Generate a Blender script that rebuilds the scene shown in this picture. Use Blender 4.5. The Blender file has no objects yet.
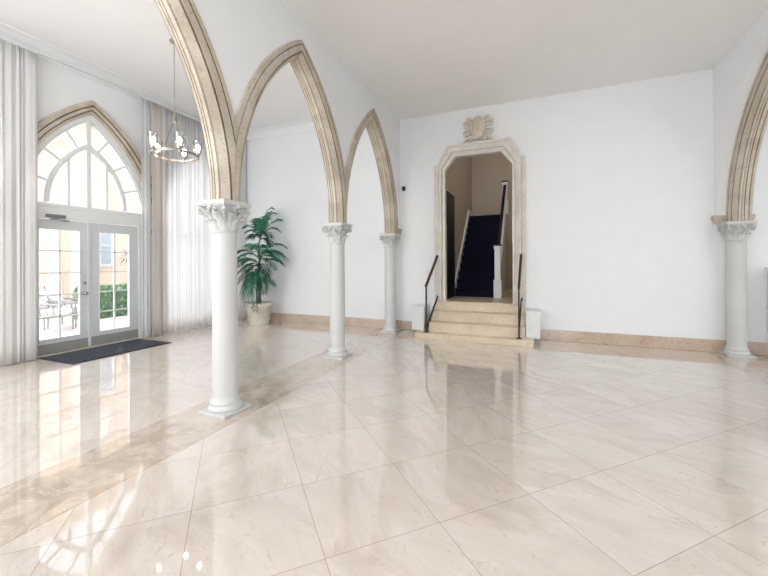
import bpy, bmesh, math, random
from mathutils import Vector, Matrix
random.seed(7)
PI = math.pi
S = bpy.context.scene
COL = S.collection

# ------------------------------------------------------------------ materials
def new_mat(name):
    m = bpy.data.materials.new(name); m.use_nodes = True
    nt = m.node_tree; b = nt.nodes['Principled BSDF']
    return m, nt, b
def lin(c):
    return tuple(((x/255)/12.92 if x/255 <= .04045 else (((x/255)+.055)/1.055)**2.4) for x in c) + (1,)
def plain(name, rgb, rough=.5, metal=0, spec=.5, noise=0, nscale=8, bump=0):
    m, nt, b = new_mat(name)
    b.inputs['Roughness'].default_value = rough; b.inputs['Metallic'].default_value = metal
    b.inputs['Specular IOR Level'].default_value = spec
    c = lin(rgb); b.inputs['Base Color'].default_value = c
    if noise or bump:
        tc = nt.nodes.new('ShaderNodeTexCoord'); n = nt.nodes.new('ShaderNodeTexNoise')
        n.inputs['Scale'].default_value = nscale; n.inputs['Detail'].default_value = 6
        nt.links.new(tc.outputs['Object'], n.inputs['Vector'])
        if noise:
            r = nt.nodes.new('ShaderNodeValToRGB')
            r.color_ramp.elements[0].position = .3; r.color_ramp.elements[1].position = .7
            r.color_ramp.elements[0].color = tuple(x*(1-noise) for x in c[:3])+(1,)
            r.color_ramp.elements[1].color = tuple(min(1, x*(1+noise*.5)) for x in c[:3])+(1,)
            nt.links.new(n.outputs['Fac'], r.inputs['Fac']); nt.links.new(r.outputs['Color'], b.inputs['Base Color'])
        if bump:
            bp = nt.nodes.new('ShaderNodeBump'); bp.inputs['Strength'].default_value = bump; bp.inputs['Distance'].default_value = .01
            nt.links.new(n.outputs['Fac'], bp.inputs['Height']); nt.links.new(bp.outputs['Normal'], b.inputs['Normal'])
    return m

def stone_mat(name, a, b_, dark, rough=.6, scale=3.0):
    m, nt, b = new_mat(name); N = nt.nodes; L = nt.links
    tc = N.new('ShaderNodeTexCoord')
    n1 = N.new('ShaderNodeTexNoise'); n1.inputs['Scale'].default_value = scale; n1.inputs['Detail'].default_value = 8; n1.inputs['Distortion'].default_value = .6
    n2 = N.new('ShaderNodeTexNoise'); n2.inputs['Scale'].default_value = scale*14; n2.inputs['Detail'].default_value = 5
    L.new(tc.outputs['Object'], n1.inputs['Vector']); L.new(tc.outputs['Object'], n2.inputs['Vector'])
    r1 = N.new('ShaderNodeValToRGB'); r1.color_ramp.elements[0].position = .35; r1.color_ramp.elements[1].position = .65
    r1.color_ramp.elements[0].color = lin(a); r1.color_ramp.elements[1].color = lin(b_)
    r2 = N.new('ShaderNodeValToRGB'); r2.color_ramp.elements[0].position = .28; r2.color_ramp.elements[1].position = .46
    r2.color_ramp.elements[0].color = lin(dark); r2.color_ramp.elements[1].color = (1, 1, 1, 1)
    mx = N.new('ShaderNodeMix'); mx.data_type = 'RGBA'; mx.blend_type = 'MULTIPLY'; mx.inputs['Factor'].default_value = .7
    L.new(n1.outputs['Fac'], r1.inputs['Fac']); L.new(n2.outputs['Fac'], r2.inputs['Fac'])
    L.new(r1.outputs['Color'], mx.inputs['A']); L.new(r2.outputs['Color'], mx.inputs['B'])
    L.new(mx.outputs['Result'], b.inputs['Base Color']); b.inputs['Roughness'].default_value = rough
    bp = N.new('ShaderNodeBump'); bp.inputs['Strength'].default_value = .35; bp.inputs['Distance'].default_value = .01
    L.new(n2.outputs['Fac'], bp.inputs['Height']); L.new(bp.outputs['Normal'], b.inputs['Normal'])
    return m

TILE = .667; S0 = .42; T0 = 1.82
def floor_mat():
    m, nt, b = new_mat('marble_floor'); N = nt.nodes; L = nt.links
    def math_(op, a, c=None, d=None):
        n = N.new('ShaderNodeMath'); n.operation = op
        for i, v in enumerate((a, c, d)):
            if v is None: continue
            if isinstance(v, (int, float)): n.inputs[i].default_value = v
            else: L.new(v, n.inputs[i])
        return n.outputs[0]
    tc = N.new('ShaderNodeTexCoord'); sp = N.new('ShaderNodeSeparateXYZ'); L.new(tc.outputs['Object'], sp.inputs[0])
    X, Y = sp.outputs[0], sp.outputs[1]
    k = 1/math.sqrt(2)
    s = math_('DIVIDE', math_('SUBTRACT', math_('MULTIPLY', math_('ADD', X, Y), k), S0), TILE)
    t = math_('DIVIDE', math_('SUBTRACT', math_('MULTIPLY', math_('SUBTRACT', Y, X), k), T0), TILE)
    def line(v, w):   # distance to the nearest integer below w
        f = math_('FRACT', v); d = math_('MINIMUM', f, math_('SUBTRACT', 1, f))
        return math_('LESS_THAN', d, w)
    grout_d = math_('MAXIMUM', line(s, .0034), line(t, .0034))
    # border strips under both arcades and along the far wall
    inb = math_('MULTIPLY', math_('GREATER_THAN', X, -3.31), math_('LESS_THAN', X, -2.63))
    inr = math_('MULTIPLY', math_('GREATER_THAN', X, 2.58), math_('LESS_THAN', X, 3.34))
    inf = math_('MULTIPLY', math_('GREATER_THAN', Y, 7.53), math_('MULTIPLY', math_('GREATER_THAN', X, -2.63), math_('LESS_THAN', X, 2.6)))
    strip = math_('MAXIMUM', math_('MAXIMUM', inb, inr), inf)
    edge = math_('MAXIMUM',
        math_('MAXIMUM', math_('LESS_THAN', math_('ABSOLUTE', math_('ADD', X, 3.31)), .003), math_('LESS_THAN', math_('ABSOLUTE', math_('ADD', X, 2.63)), .003)),
        math_('LESS_THAN', math_('ABSOLUTE', math_('SUBTRACT', X, 2.58)), .003))
    grout_b = line(math_('DIVIDE', Y, .762), .0035)
    ns = N.new('ShaderNodeMix'); ns.data_type = 'FLOAT'; L.new(strip, ns.inputs[0]); L.new(grout_d, ns.inputs[2]); L.new(grout_b, ns.inputs[3])
    grout = math_('MAXIMUM', ns.outputs[0], edge)
    # per-tile random shift
    cv = N.new('ShaderNodeCombineXYZ'); L.new(math_('FLOOR', s), cv.inputs[0]); L.new(math_('FLOOR', t), cv.inputs[1])
    wn = N.new('ShaderNodeTexWhiteNoise'); L.new(cv.outputs[0], wn.inputs['Vector'])
    sc = N.new('ShaderNodeVectorMath'); sc.operation = 'SCALE'; sc.inputs['Scale'].default_value = 9; L.new(wn.outputs['Color'], sc.inputs[0])
    rot = N.new('ShaderNodeVectorRotate'); rot.inputs['Axis'].default_value = (0, 0, 1)
    L.new(tc.outputs['Object'], rot.inputs['Vector']); L.new(math_('MULTIPLY', wn.outputs['Value'], 1.3), rot.inputs['Angle'])
    ad = N.new('ShaderNodeVectorMath'); ad.operation = 'ADD'; L.new(rot.outputs[0], ad.inputs[0]); L.new(sc.outputs[0], ad.inputs[1])
    st = N.new('ShaderNodeMapping'); st.inputs['Scale'].default_value = (1.0, 2.6, 1); L.new(ad.outputs[0], st.inputs[0])
    n1 = N.new('ShaderNodeTexNoise'); n1.inputs['Scale'].default_value = 1.6; n1.inputs['Detail'].default_value = 7; n1.inputs['Roughness'].default_value = .62; n1.inputs['Distortion'].default_value = 1.1
    L.new(st.outputs[0], n1.inputs['Vector'])
    r1 = N.new('ShaderNodeValToRGB'); e = r1.color_ramp.elements
    e[0].position = .3; e[0].color = lin((206, 194, 181)); e[1].position = .72; e[1].color = lin((226, 217, 207))
    x = e.new(.5); x.color = lin((218, 206, 194))
    L.new(n1.outputs['Fac'], r1.inputs['Fac'])
    # thin veins
    n2 = N.new('ShaderNodeTexNoise'); n2.inputs['Scale'].default_value = 1.3; n2.inputs['Detail'].default_value = 5; n2.inputs['Distortion'].default_value = 1.8
    L.new(st.outputs[0], n2.inputs['Vector'])
    v = math_('LESS_THAN', math_('ABSOLUTE', math_('SUBTRACT', n2.outputs['Fac'], .5)), .004)
    v2 = math_('MULTIPLY', v, math_('MULTIPLY', n1.outputs['Fac'], .55))
    mv = N.new('ShaderNodeMix'); mv.data_type = 'RGBA'; L.new(v2, mv.inputs['Factor']); L.new(r1.outputs['Color'], mv.inputs['A']); mv.inputs['B'].default_value = lin((178, 145, 112))
    # brown border marble
    n3 = N.new('ShaderNodeTexNoise'); n3.inputs['Scale'].default_value = 2.6; n3.inputs['Detail'].default_value = 9; n3.inputs['Distortion'].default_value = 2.4
    L.new(tc.outputs['Object'], n3.inputs['Vector'])
    r3 = N.new('ShaderNodeValToRGB'); e = r3.color_ramp.elements
    e[0].position = .3; e[0].color = lin((182, 166, 148)); e[1].position = .7; e[1].color = lin((212, 200, 184))
    x = e.new(.49); x.color = lin((198, 182, 164)); x = e.new(.5); x.color = lin((222, 212, 198)); x = e.new(.515); x.color = lin((198, 182, 164))
    L.new(n3.outputs['Fac'], r3.inputs['Fac'])
    ms = N.new('ShaderNodeMix'); ms.data_type = 'RGBA'; L.new(strip, ms.inputs['Factor']); L.new(mv.outputs['Result'], ms.inputs['A']); L.new(r3.outputs['Color'], ms.inputs['B'])
    mg = N.new('ShaderNodeMix'); mg.data_type = 'RGBA'; L.new(math_('MULTIPLY', grout, math_('ADD', .22, math_('MULTIPLY', .4, math_('GREATER_THAN', X, -2.64)))), mg.inputs['Factor']); L.new(ms.outputs['Result'], mg.inputs['A']); mg.inputs['B'].default_value = lin((150, 126, 102))  # grout fainter left of the hall, imitating the bay's washed-out reflections
    L.new(mg.outputs['Result'], b.inputs['Base Color'])
    b.inputs['Roughness'].default_value = .02; b.inputs['IOR'].default_value = 1.72
    b.inputs['Coat Weight'].default_value = .8; b.inputs['Coat Roughness'].default_value = .01
    return m

def glass_mat(name, tint=(1, 1, 1), refl=.08, rough=0.0):
    m = bpy.data.materials.new(name); m.use_nodes = True; nt = m.node_tree; N = nt.nodes; L = nt.links
    N.remove(N['Principled BSDF']); out = N['Material Output']
    tr = N.new('ShaderNodeBsdfTransparent'); tr.inputs[0].default_value = tint+(1,)
    gl = N.new('ShaderNodeBsdfGlossy'); gl.inputs['Roughness'].default_value = rough
    fr = N.new('ShaderNodeLayerWeight'); fr.inputs['Blend'].default_value = .25
    mu = N.new('ShaderNodeMath'); mu.operation = 'MULTIPLY_ADD'; mu.inputs[1].default_value = .5; mu.inputs[2].default_value = refl
    L.new(fr.outputs['Fresnel'], mu.inputs[0])
    mx = N.new('ShaderNodeMixShader'); L.new(mu.outputs[0], mx.inputs[0]); L.new(tr.outputs[0], mx.inputs[1]); L.new(gl.outputs[0], mx.inputs[2])
    L.new(mx.outputs[0], out.inputs[0])
    return m

def cloth_mat(name, rgb, transl, transp):
    m = bpy.data.materials.new(name); m.use_nodes = True; nt = m.node_tree; N = nt.nodes; L = nt.links
    N.remove(N['Principled BSDF']); out = N['Material Output']
    tc = N.new('ShaderNodeTexCoord'); no = N.new('ShaderNodeTexNoise'); no.inputs['Scale'].default_value = 40
    L.new(tc.outputs['Object'], no.inputs['Vector'])
    rp = N.new('ShaderNodeValToRGB'); c = lin(rgb)
    rp.color_ramp.elements[0].color = tuple(x*.96 for x in c[:3])+(1,); rp.color_ramp.elements[1].color = c
    L.new(no.outputs['Fac'], rp.inputs[0])
    d = N.new('ShaderNodeBsdfDiffuse'); t = N.new('ShaderNodeBsdfTranslucent'); p = N.new('ShaderNodeBsdfTransparent')
    L.new(rp.outputs[0], d.inputs[0]); L.new(rp.outputs[0], t.inputs[0])
    m1 = N.new('ShaderNodeMixShader'); m1.inputs[0].default_value = transl; L.new(d.outputs[0], m1.inputs[1]); L.new(t.outputs[0], m1.inputs[2])
    m2 = N.new('ShaderNodeMixShader'); m2.inputs[0].default_value = transp; L.new(m1.outputs[0], m2.inputs[1]); L.new(p.outputs[0], m2.inputs[2])
    L.new(m2.outputs[0], out.inputs[0])
    return m

def emit_mat(name, rgb, s):
    m, nt, b = new_mat(name); b.inputs['Base Color'].default_value = lin(rgb)
    b.inputs['Emission Color'].default_value = lin(rgb); b.inputs['Emission Strength'].default_value = s
    return m

M = dict(
    wall=plain('wall_paint', (238, 240, 242), .75, spec=.25, noise=.015, nscale=3),
    ceil=plain('ceiling_paint', (246, 246, 246), .8, spec=.2, noise=.015, nscale=2),
    white=plain('white_paint', (228, 230, 230), .45, noise=.02),
    column=plain('column_plaster', (204, 205, 204), .5, noise=.03, nscale=6, bump=.05),
    door=plain('door_paint', (206, 210, 213), .4, noise=.02),
    kick=plain('kick_plate', (150, 150, 146), .45, metal=.2, noise=.05),
    stone=stone_mat('limestone', (184, 173, 157), (208, 199, 185), (204, 196, 184)),
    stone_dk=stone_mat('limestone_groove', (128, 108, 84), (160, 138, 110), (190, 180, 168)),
    surround=stone_mat('pale_limestone', (210, 204, 195), (226, 221, 213), (220, 214, 206)),
    crest=stone_mat('crest_stone', (216, 206, 190), (234, 227, 214), (200, 190, 174)),
    step=stone_mat('step_marble', (214, 197, 172), (230, 215, 193), (240, 232, 220), rough=.3, scale=1.6),
    floor=floor_mat(),
    base=stone_mat('baseboard_marble', (190, 168, 148), (212, 196, 180), (225, 214, 204), rough=.25, scale=2.2),
    black=plain('black_metal', (24, 22, 21), .4, metal=.3, noise=.1),
    bronze=plain('rail_wood', (62, 42, 32), .4, noise=.15, nscale=20),
    carpet=plain('navy_carpet', (30, 31, 48), .95, spec=.1, noise=.25, nscale=120, bump=.6),
    mat=plain('door_mat_pile', (78, 82, 91), .95, spec=.1, noise=.2, nscale=150, bump=.6),
    matedge=plain('mat_rubber', (46, 47, 55), .7, noise=.1),
    beige=plain('beige_paint', (192, 179, 160), .8, spec=.2, noise=.02, nscale=3),
    nickel=plain('brushed_nickel', (176, 168, 154), .3, metal=1, noise=.05, nscale=30),
    steel=plain('satin_steel', (150, 150, 150), .3, metal=1, noise=.05),
    glass=glass_mat('clear_glass'),
    cup=glass_mat('cup_glass', (.93, .94, .95), .16),
    bulb=emit_mat('bulb_glow', (255, 246, 232), 32),
    sheer=cloth_mat('sheer_fabric', (246, 246, 247), .55, .12),
    drape=cloth_mat('drape_fabric', (250, 249, 249), .5, .0),
    drape_b=cloth_mat('beige_drape_fabric', (243, 238, 235), .45, .0),
    pot=stone_mat('pot_ceramic', (206, 200, 180), (226, 221, 205), (205, 198, 180), rough=.5, scale=5),
    soil=plain('potting_soil', (60, 46, 34), .95, noise=.3, nscale=60, bump=.6),
    trunk=plain('palm_trunk', (88, 84, 58), .8, noise=.3, nscale=25, bump=.4),
    leaf=plain('palm_leaf', (30, 112, 82), .45, noise=.35, nscale=9),
    leaf2=plain('palm_leaf_pale', (62, 146, 112), .45, noise=.3, nscale=9),
    leaf3=plain('palm_leaf_dark', (20, 78, 60), .5, noise=.3, nscale=9),
    hedge=plain('hedge_leaf', (118, 164, 120), .6, noise=.35, nscale=10),
    hedgecore=plain('hedge_wood', (86, 116, 84), .9, noise=.3),
    peach=plain('peach_stucco', (246, 224, 203), .9, spec=.1, noise=.05, nscale=5, bump=.2),
    cream=plain('cream_stucco', (246, 238, 226), .9, spec=.1, noise=.03, bump=.2),
    patio=plain('patio_concrete', (216, 212, 208), .85, noise=.04, nscale=3),
    roof=plain('roof_tile', (226, 204, 186), .9, noise=.12, nscale=12),
    cushion=plain('white_cushion', (226, 226, 226), .9, noise=.03, nscale=15, bump=.2),
    iron=plain('grey_iron', (150, 150, 152), .5, metal=.3, noise=.1),
    pane=plain('dark_window_glass', (190, 200, 208), .1, noise=.05),
    plate=plain('switch_plastic', (232, 232, 230), .4, noise=.02),
)

# ------------------------------------------------------------------ builders
def obj(name, bm, mat, parent=None, smooth=False, mats=None):
    me = bpy.data.meshes.new(name)
    bmesh.ops.recalc_face_normals(bm, faces=bm.faces[:])
    bm.to_mesh(me); bm.free()
    for m in (mats or [mat]): me.materials.append(m)
    if smooth:
        for p in me.polygons: p.use_smooth = True
        me.set_sharp_from_angle(angle=math.radians(smooth if smooth is not True else 40))
    o = bpy.data.objects.new(name, me); COL.objects.link(o)
    if parent: o.parent = parent
    return o
def thing(name, label, cat, loc=(0, 0, 0), rz=0, group=None):
    o = bpy.data.objects.new(name, None); COL.objects.link(o)
    o.location = loc; o.rotation_euler = (0, 0, rz); o.empty_display_size = .1
    o['label'] = label; o['category'] = cat
    if group: o['group'] = group
    return o
def tag(o, label, cat, group=None):
    o['label'] = label; o['category'] = cat
    if group: o['group'] = group
    return o
def struct(o):
    o['kind'] = 'structure'; return o
def copy_tree(o, parent=None, loc=None, label=None):
    c = o.copy(); COL.objects.link(c)
    if parent: c.parent = parent
    if loc is not None: c.location = loc
    if label: c['label'] = label
    for ch in list(o.children): copy_tree(ch, c)
    return c

def box(bm, x0, x1, y0, y1, z0, z1, bev=0):
    r = bmesh.ops.create_cube(bm, size=1)
    for v in r['verts']:
        v.co = Vector(((x0+x1)/2+v.co.x*(x1-x0), (y0+y1)/2+v.co.y*(y1-y0), (z0+z1)/2+v.co.z*(z1-z0)))
    if bev:
        es = {e for v in r['verts'] for e in v.link_edges}
        bmesh.ops.bevel(bm, geom=list(es), offset=bev, segments=2, affect='EDGES', profile=.5)
def BX(*a, bev=0):
    bm = bmesh.new(); box(bm, *a, bev=bev); return bm
def lathe(bm, prof, n=32, cx=0, cy=0, cap=True):
    rings = []
    for r, z in prof:
        rings.append([bm.verts.new((cx+r*math.cos(2*PI*i/n), cy+r*math.sin(2*PI*i/n), z)) for i in range(n)])
    for a, b in zip(rings, rings[1:]):
        for i in range(n): bm.faces.new((a[i], a[(i+1) % n], b[(i+1) % n], b[i]))
    if cap:
        bm.faces.new(rings[0][::-1]); bm.faces.new(rings[-1])
def tube(bm, pts, r, n=8, closed=False):
    pts = [Vector(p) for p in pts]; k = len(pts); rings = []
    rr = r if isinstance(r, (list, tuple)) else [r]*k
    ref = Vector((0, 0, 1))
    for i, p in enumerate(pts):
        if closed: t = pts[(i+1) % k]-pts[i-1]
        else: t = pts[min(i+1, k-1)]-pts[max(i-1, 0)]
        t.normalize()
        rf = ref if abs(t.dot(ref)) < .95 else Vector((1, 0, 0))
        a = t.cross(rf).normalized(); b = t.cross(a).normalized()
        rings.append([bm.verts.new(p+(a*math.cos(2*PI*j/n)+b*math.sin(2*PI*j/n))*rr[i]) for j in range(n)])
    rng = range(k) if closed else range(k-1)
    for i in rng:
        A, B = rings[i], rings[(i+1) % k]
        for j in range(n): bm.faces.new((A[j], A[(j+1) % n], B[(j+1) % n], B[j]))
    if not closed:
        bm.faces.new(rings[0][::-1]); bm.faces.new(rings[-1])
def bar(bm, a, b, w, h):
    """rectangular bar from a to b, h measured upward-ish, w sideways"""
    a, b = Vector(a), Vector(b); t = (b-a).normalized()
    up = Vector((0, 0, 1)) if abs(t.z) < .95 else Vector((0, 1, 0))
    s = t.cross(up).normalized(); u = s.cross(t).normalized()
    vs = []
    for p in (a, b):
        vs.append([bm.verts.new(p+s*w/2*i+u*h/2*j) for i, j in ((-1, -1), (1, -1), (1, 1), (-1, 1))])
    A, B = vs
    for j in range(4): bm.faces.new((A[j], A[(j+1) % 4], B[(j+1) % 4], B[j]))
    bm.faces.new(A[::-1]); bm.faces.new(B)
def prism_xz(bm, poly, y0, y1):
    A = [bm.verts.new((x, y0, z)) for x, z in poly]; B = [bm.verts.new((x, y1, z)) for x, z in poly]
    n = len(poly)
    for i in range(n): bm.faces.new((A[i], A[(i+1) % n], B[(i+1) % n], B[i]))
    bm.faces.new(A[::-1]); bm.faces.new(B)
def prism_yz(bm, poly, x0, x1):
    A = [bm.verts.new((x0, y, z)) for y, z in poly]; B = [bm.verts.new((x1, y, z)) for y, z in poly]
    n = len(poly)
    for i in range(n): bm.faces.new((A[i], A[(i+1) % n], B[(i+1) % n], B[i]))
    bm.faces.new(A[::-1]); bm.faces.new(B)
def ring_xz(bm, inner, outer, y0, y1):
    """open frame between two polylines of equal length, extruded in y"""
    n = len(inner); q = {}
    for k, (pl_, y) in enumerate(((inner, y0), (outer, y0), (outer, y1), (inner, y1))):
        q[k] = [bm.verts.new((x, y, z)) for x, z in pl_]
    for i in range(n-1):
        for k in range(4):
            a, b = q[k], q[(k+1) % 4]; bm.faces.new((a[i], a[i+1], b[i+1], b[i]))
    for i in (0, n-1): bm.faces.new([q[k][i] for k in range(4)])

# ------------------------------------------------------------------ dimensions
ZA = 2.12                     # spring line of every arch
CC = 1.341                   # arc centre offset
XA, XR = -2.932, 2.945        # arcade centre lines
YC = [2.805, 5.085, 7.37]      # left columns
BAY = 2.285
YB = 7.666                    # far wall
XW = -7.33                    # window wall, inner face
ZH, ZB = 4.684, 5.0           # hall ceiling, bay ceiling
RIN, ROUT = 2.35, 2.619
WIN_Y = [3.96-BAY*2, 3.96-BAY, 3.96, 3.96+BAY-.05]
WR_IN, WR_OUT = 2.455, 2.675

def arch_h(y, a):
    yc, h, A = a; Rr = (h*h+A*A)/(2*h); d = abs(y-yc)+Rr-h
    return ZA+math.sqrt(Rr*Rr-d*d) if d < Rr else None
def strip_wall(name, x0, x1, y0, y1, ztop, arches, base_open=None):
    """wall in a yz plane with pointed openings (centre, half span, rise); base_open = z below which all is open (arcade)"""
    ys = {y0, y1}
    for yc, half, A in arches:
        for i in range(49):
            y = yc-half+2*half*i/48
            if y0 < y < y1: ys.add(y)
    ys = sorted(ys); eps = 1e-5
    samples = []
    def low(y):
        hs = []
        for a in arches:
            if abs(y-a[0]) < a[1]+1e-9:
                h = arch_h(y, a); hs.append(h if h else ZA)
        if hs: return max(hs)
        return base_open if base_open is not None else 0.0
    for y in ys:
        a, b = low(y-eps), low(y+eps)
        if y > y0: samples.append((y, a))
        if y < y1 and (y == y0 or abs(a-b) > .01): samples.append((y, b))
    bm = bmesh.new(); col = []
    for y, z in samples:
        col.append([bm.verts.new((x, y, zz)) for x in (x0, x1) for zz in (z, ztop)])
    for a, b in zip(col, col[1:]):
        if abs(a[0].co.y-b[0].co.y) > 1e-7:
            bm.faces.new((a[0], b[0], b[1], a[1])); bm.faces.new((a[2], a[3], b[3], b[2]))
            bm.faces.new((a[1], b[1], b[3], a[3]))
        bm.faces.new((a[0], a[2], b[2], b[0]))
    bm.faces.new((col[0][0], col[0][1], col[0][3], col[0][2])); bm.faces.new((col[-1][0], col[-1][2], col[-1][3], col[-1][1]))
    return struct(obj(name, bm, M['wall']))

def archivolt(bm, prof, yl=None, yr=None, n=40, ap=None):
    """prof: closed loop of (offset from the soffit, x, mat) swept along both arcs about local y=0, z from ZA; clamp to yl, yr.
    ap = (half span of soffit, width, rise of soffit, rise of outer edge)"""
    h0, wd, A0, A1 = ap
    for side in (-1, 1):
        rows = []
        for i in range(n+1):
            row = []
            for r, x, mi in prof:
                h = h0+r; A = A0+(A1-A0)*r/wd; Rr = (h*h+A*A)/(2*h); cc = Rr-h
                ph = math.acos(cc/Rr)*i/n
                y = (Rr*math.cos(ph)-cc); z = Rr*math.sin(ph)
                lim = yr if side > 0 else (-yl if yl is not None else None)
                if lim is not None and y > lim: y = lim
                row.append(bm.verts.new((x, side*y, z)))
            rows.append(row)
        k = len(prof)
        for a, b in zip(rows, rows[1:]):
            for j in range(k):
                f = bm.faces.new((a[j], a[(j+1) % k], b[(j+1) % k], b[j])); f.material_index = prof[j][2]
        bm.faces.new(rows[0])
    bmesh.ops.remove_doubles(bm, verts=bm.verts[:], dist=1e-5)
    bmesh.ops.dissolve_degenerate(bm, edges=bm.edges[:], dist=1e-5)

def arch_profile(Ri, Ro, hx):
    k = hx/.155
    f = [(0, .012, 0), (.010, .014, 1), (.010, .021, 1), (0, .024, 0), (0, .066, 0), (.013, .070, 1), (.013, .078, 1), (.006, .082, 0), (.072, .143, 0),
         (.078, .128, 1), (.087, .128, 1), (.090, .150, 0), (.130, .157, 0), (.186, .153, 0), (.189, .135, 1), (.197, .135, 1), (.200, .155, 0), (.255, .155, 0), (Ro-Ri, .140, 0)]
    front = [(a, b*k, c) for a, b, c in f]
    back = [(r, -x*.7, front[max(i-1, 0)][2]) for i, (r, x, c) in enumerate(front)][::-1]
    return front+back

# ------------------------------------------------------------------ room shell
XR_B = 7.3; YN = -6.0
struct(obj('floor', BX(XW-.25, XR_B+.25, YN-.25, YB+.3, -.12, 0), M['floor']))
bm = bmesh.new()
box(bm, XA-.1, XR+.1, YN-.2, YB+.3, ZH, ZH+.25)
box(bm, XW-.25, XA-.1, YN-.2, YB+.3, ZB, ZB+.25)
box(bm, XR+.1, XR_B+.25, YN-.2, YB+.3, ZB, ZB+.25)
struct(obj('ceiling', bm, M['ceil']))
# far wall with the stair doorway
OX0, OX1, OZ = -1.86, -.38, 3.78
bm = bmesh.new()
box(bm, XW-.25, OX0, YB, YB+.3, 0, ZB); box(bm, OX1, XR_B+.25, YB, YB+.3, 0, ZB); box(bm, OX0, OX1, YB, YB+.3, OZ, ZB)
struct(obj('wall_back', bm, M['wall']))
struct(obj('wall_front', BX(XW-.25, XR_B+.25, YN-.25, YN, 0, ZB), M['wall']))
strip_wall('wall_left', XW-.25, XW, YN, YB, ZB, [(y, WR_IN-CC, math.sqrt(WR_IN**2-CC**2)) for y in WIN_Y])
strip_wall('wall_right', XR_B, XR_B+.25, YN, YB, ZB, [(y, WR_IN-CC, math.sqrt(WR_IN**2-CC**2)) for y in (-2.2, .4, 3.0, 5.6)])
LARCH = [YC[0]-BAY/2, (YC[0]+YC[1])/2, (YC[1]+YC[2])/2]
strip_wall('wall_arcade_left', XA-.135, XA+.135, YN, YB, ZB+.2, [(y, ROUT-CC-.03, 2.245) for y in [LARCH[0]-2*BAY, LARCH[0]-BAY]+LARCH], base_open=ZA)
RCOL = 7.50
RH, RA, RBAY = 1.75, 2.45, 3.36
RARCH = [RCOL-RBAY/2-RBAY*i for i in range(3)]
strip_wall('wall_arcade_right', XR-.22, XR+.22, YN, YB, ZB+.2, [(y, RH, RA) for y in RARCH[::-1]], base_open=ZA)

# baseboards
bm = bmesh.new(); box(bm, .075, XR_B, YB-.022, YB, 0, .20, bev=.004)
struct(obj('baseboard_back_right', bm, M['base']))
bm = bmesh.new(); box(bm, XW, -2.38, YB-.022, YB, 0, .20, bev=.004)
struct(obj('baseboard_back_left', bm, M['base']))
# cove mouldings in the bays
def cove(name, pts, horiz):
    bm = bmesh.new(); prof = [(0, ZB-.20), (.02, ZB-.20), (.025, ZB-.17)]
    for i in range(9):
        a = PI/2*i/8; prof.append((.20-.165*math.cos(a), ZB-.17+.15*math.sin(a)))
    prof += [(.21, ZB-.015), (.22, ZB), (0, ZB)]
    if horiz == 'y': prism_yz(bm, [(YB-d, z) for d, z in prof], *pts)
    else: prism_xz(bm, [(XW+d, z) for d, z in prof], *pts)
    return struct(obj(name, bm, M['wall'], smooth=30))
cove('trim_1', (YN, YB), 'x'); cove('trim_2', (XW, XA-.135), 'y'); cove('trim_3', (XR+.22, XR_B), 'y')

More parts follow.
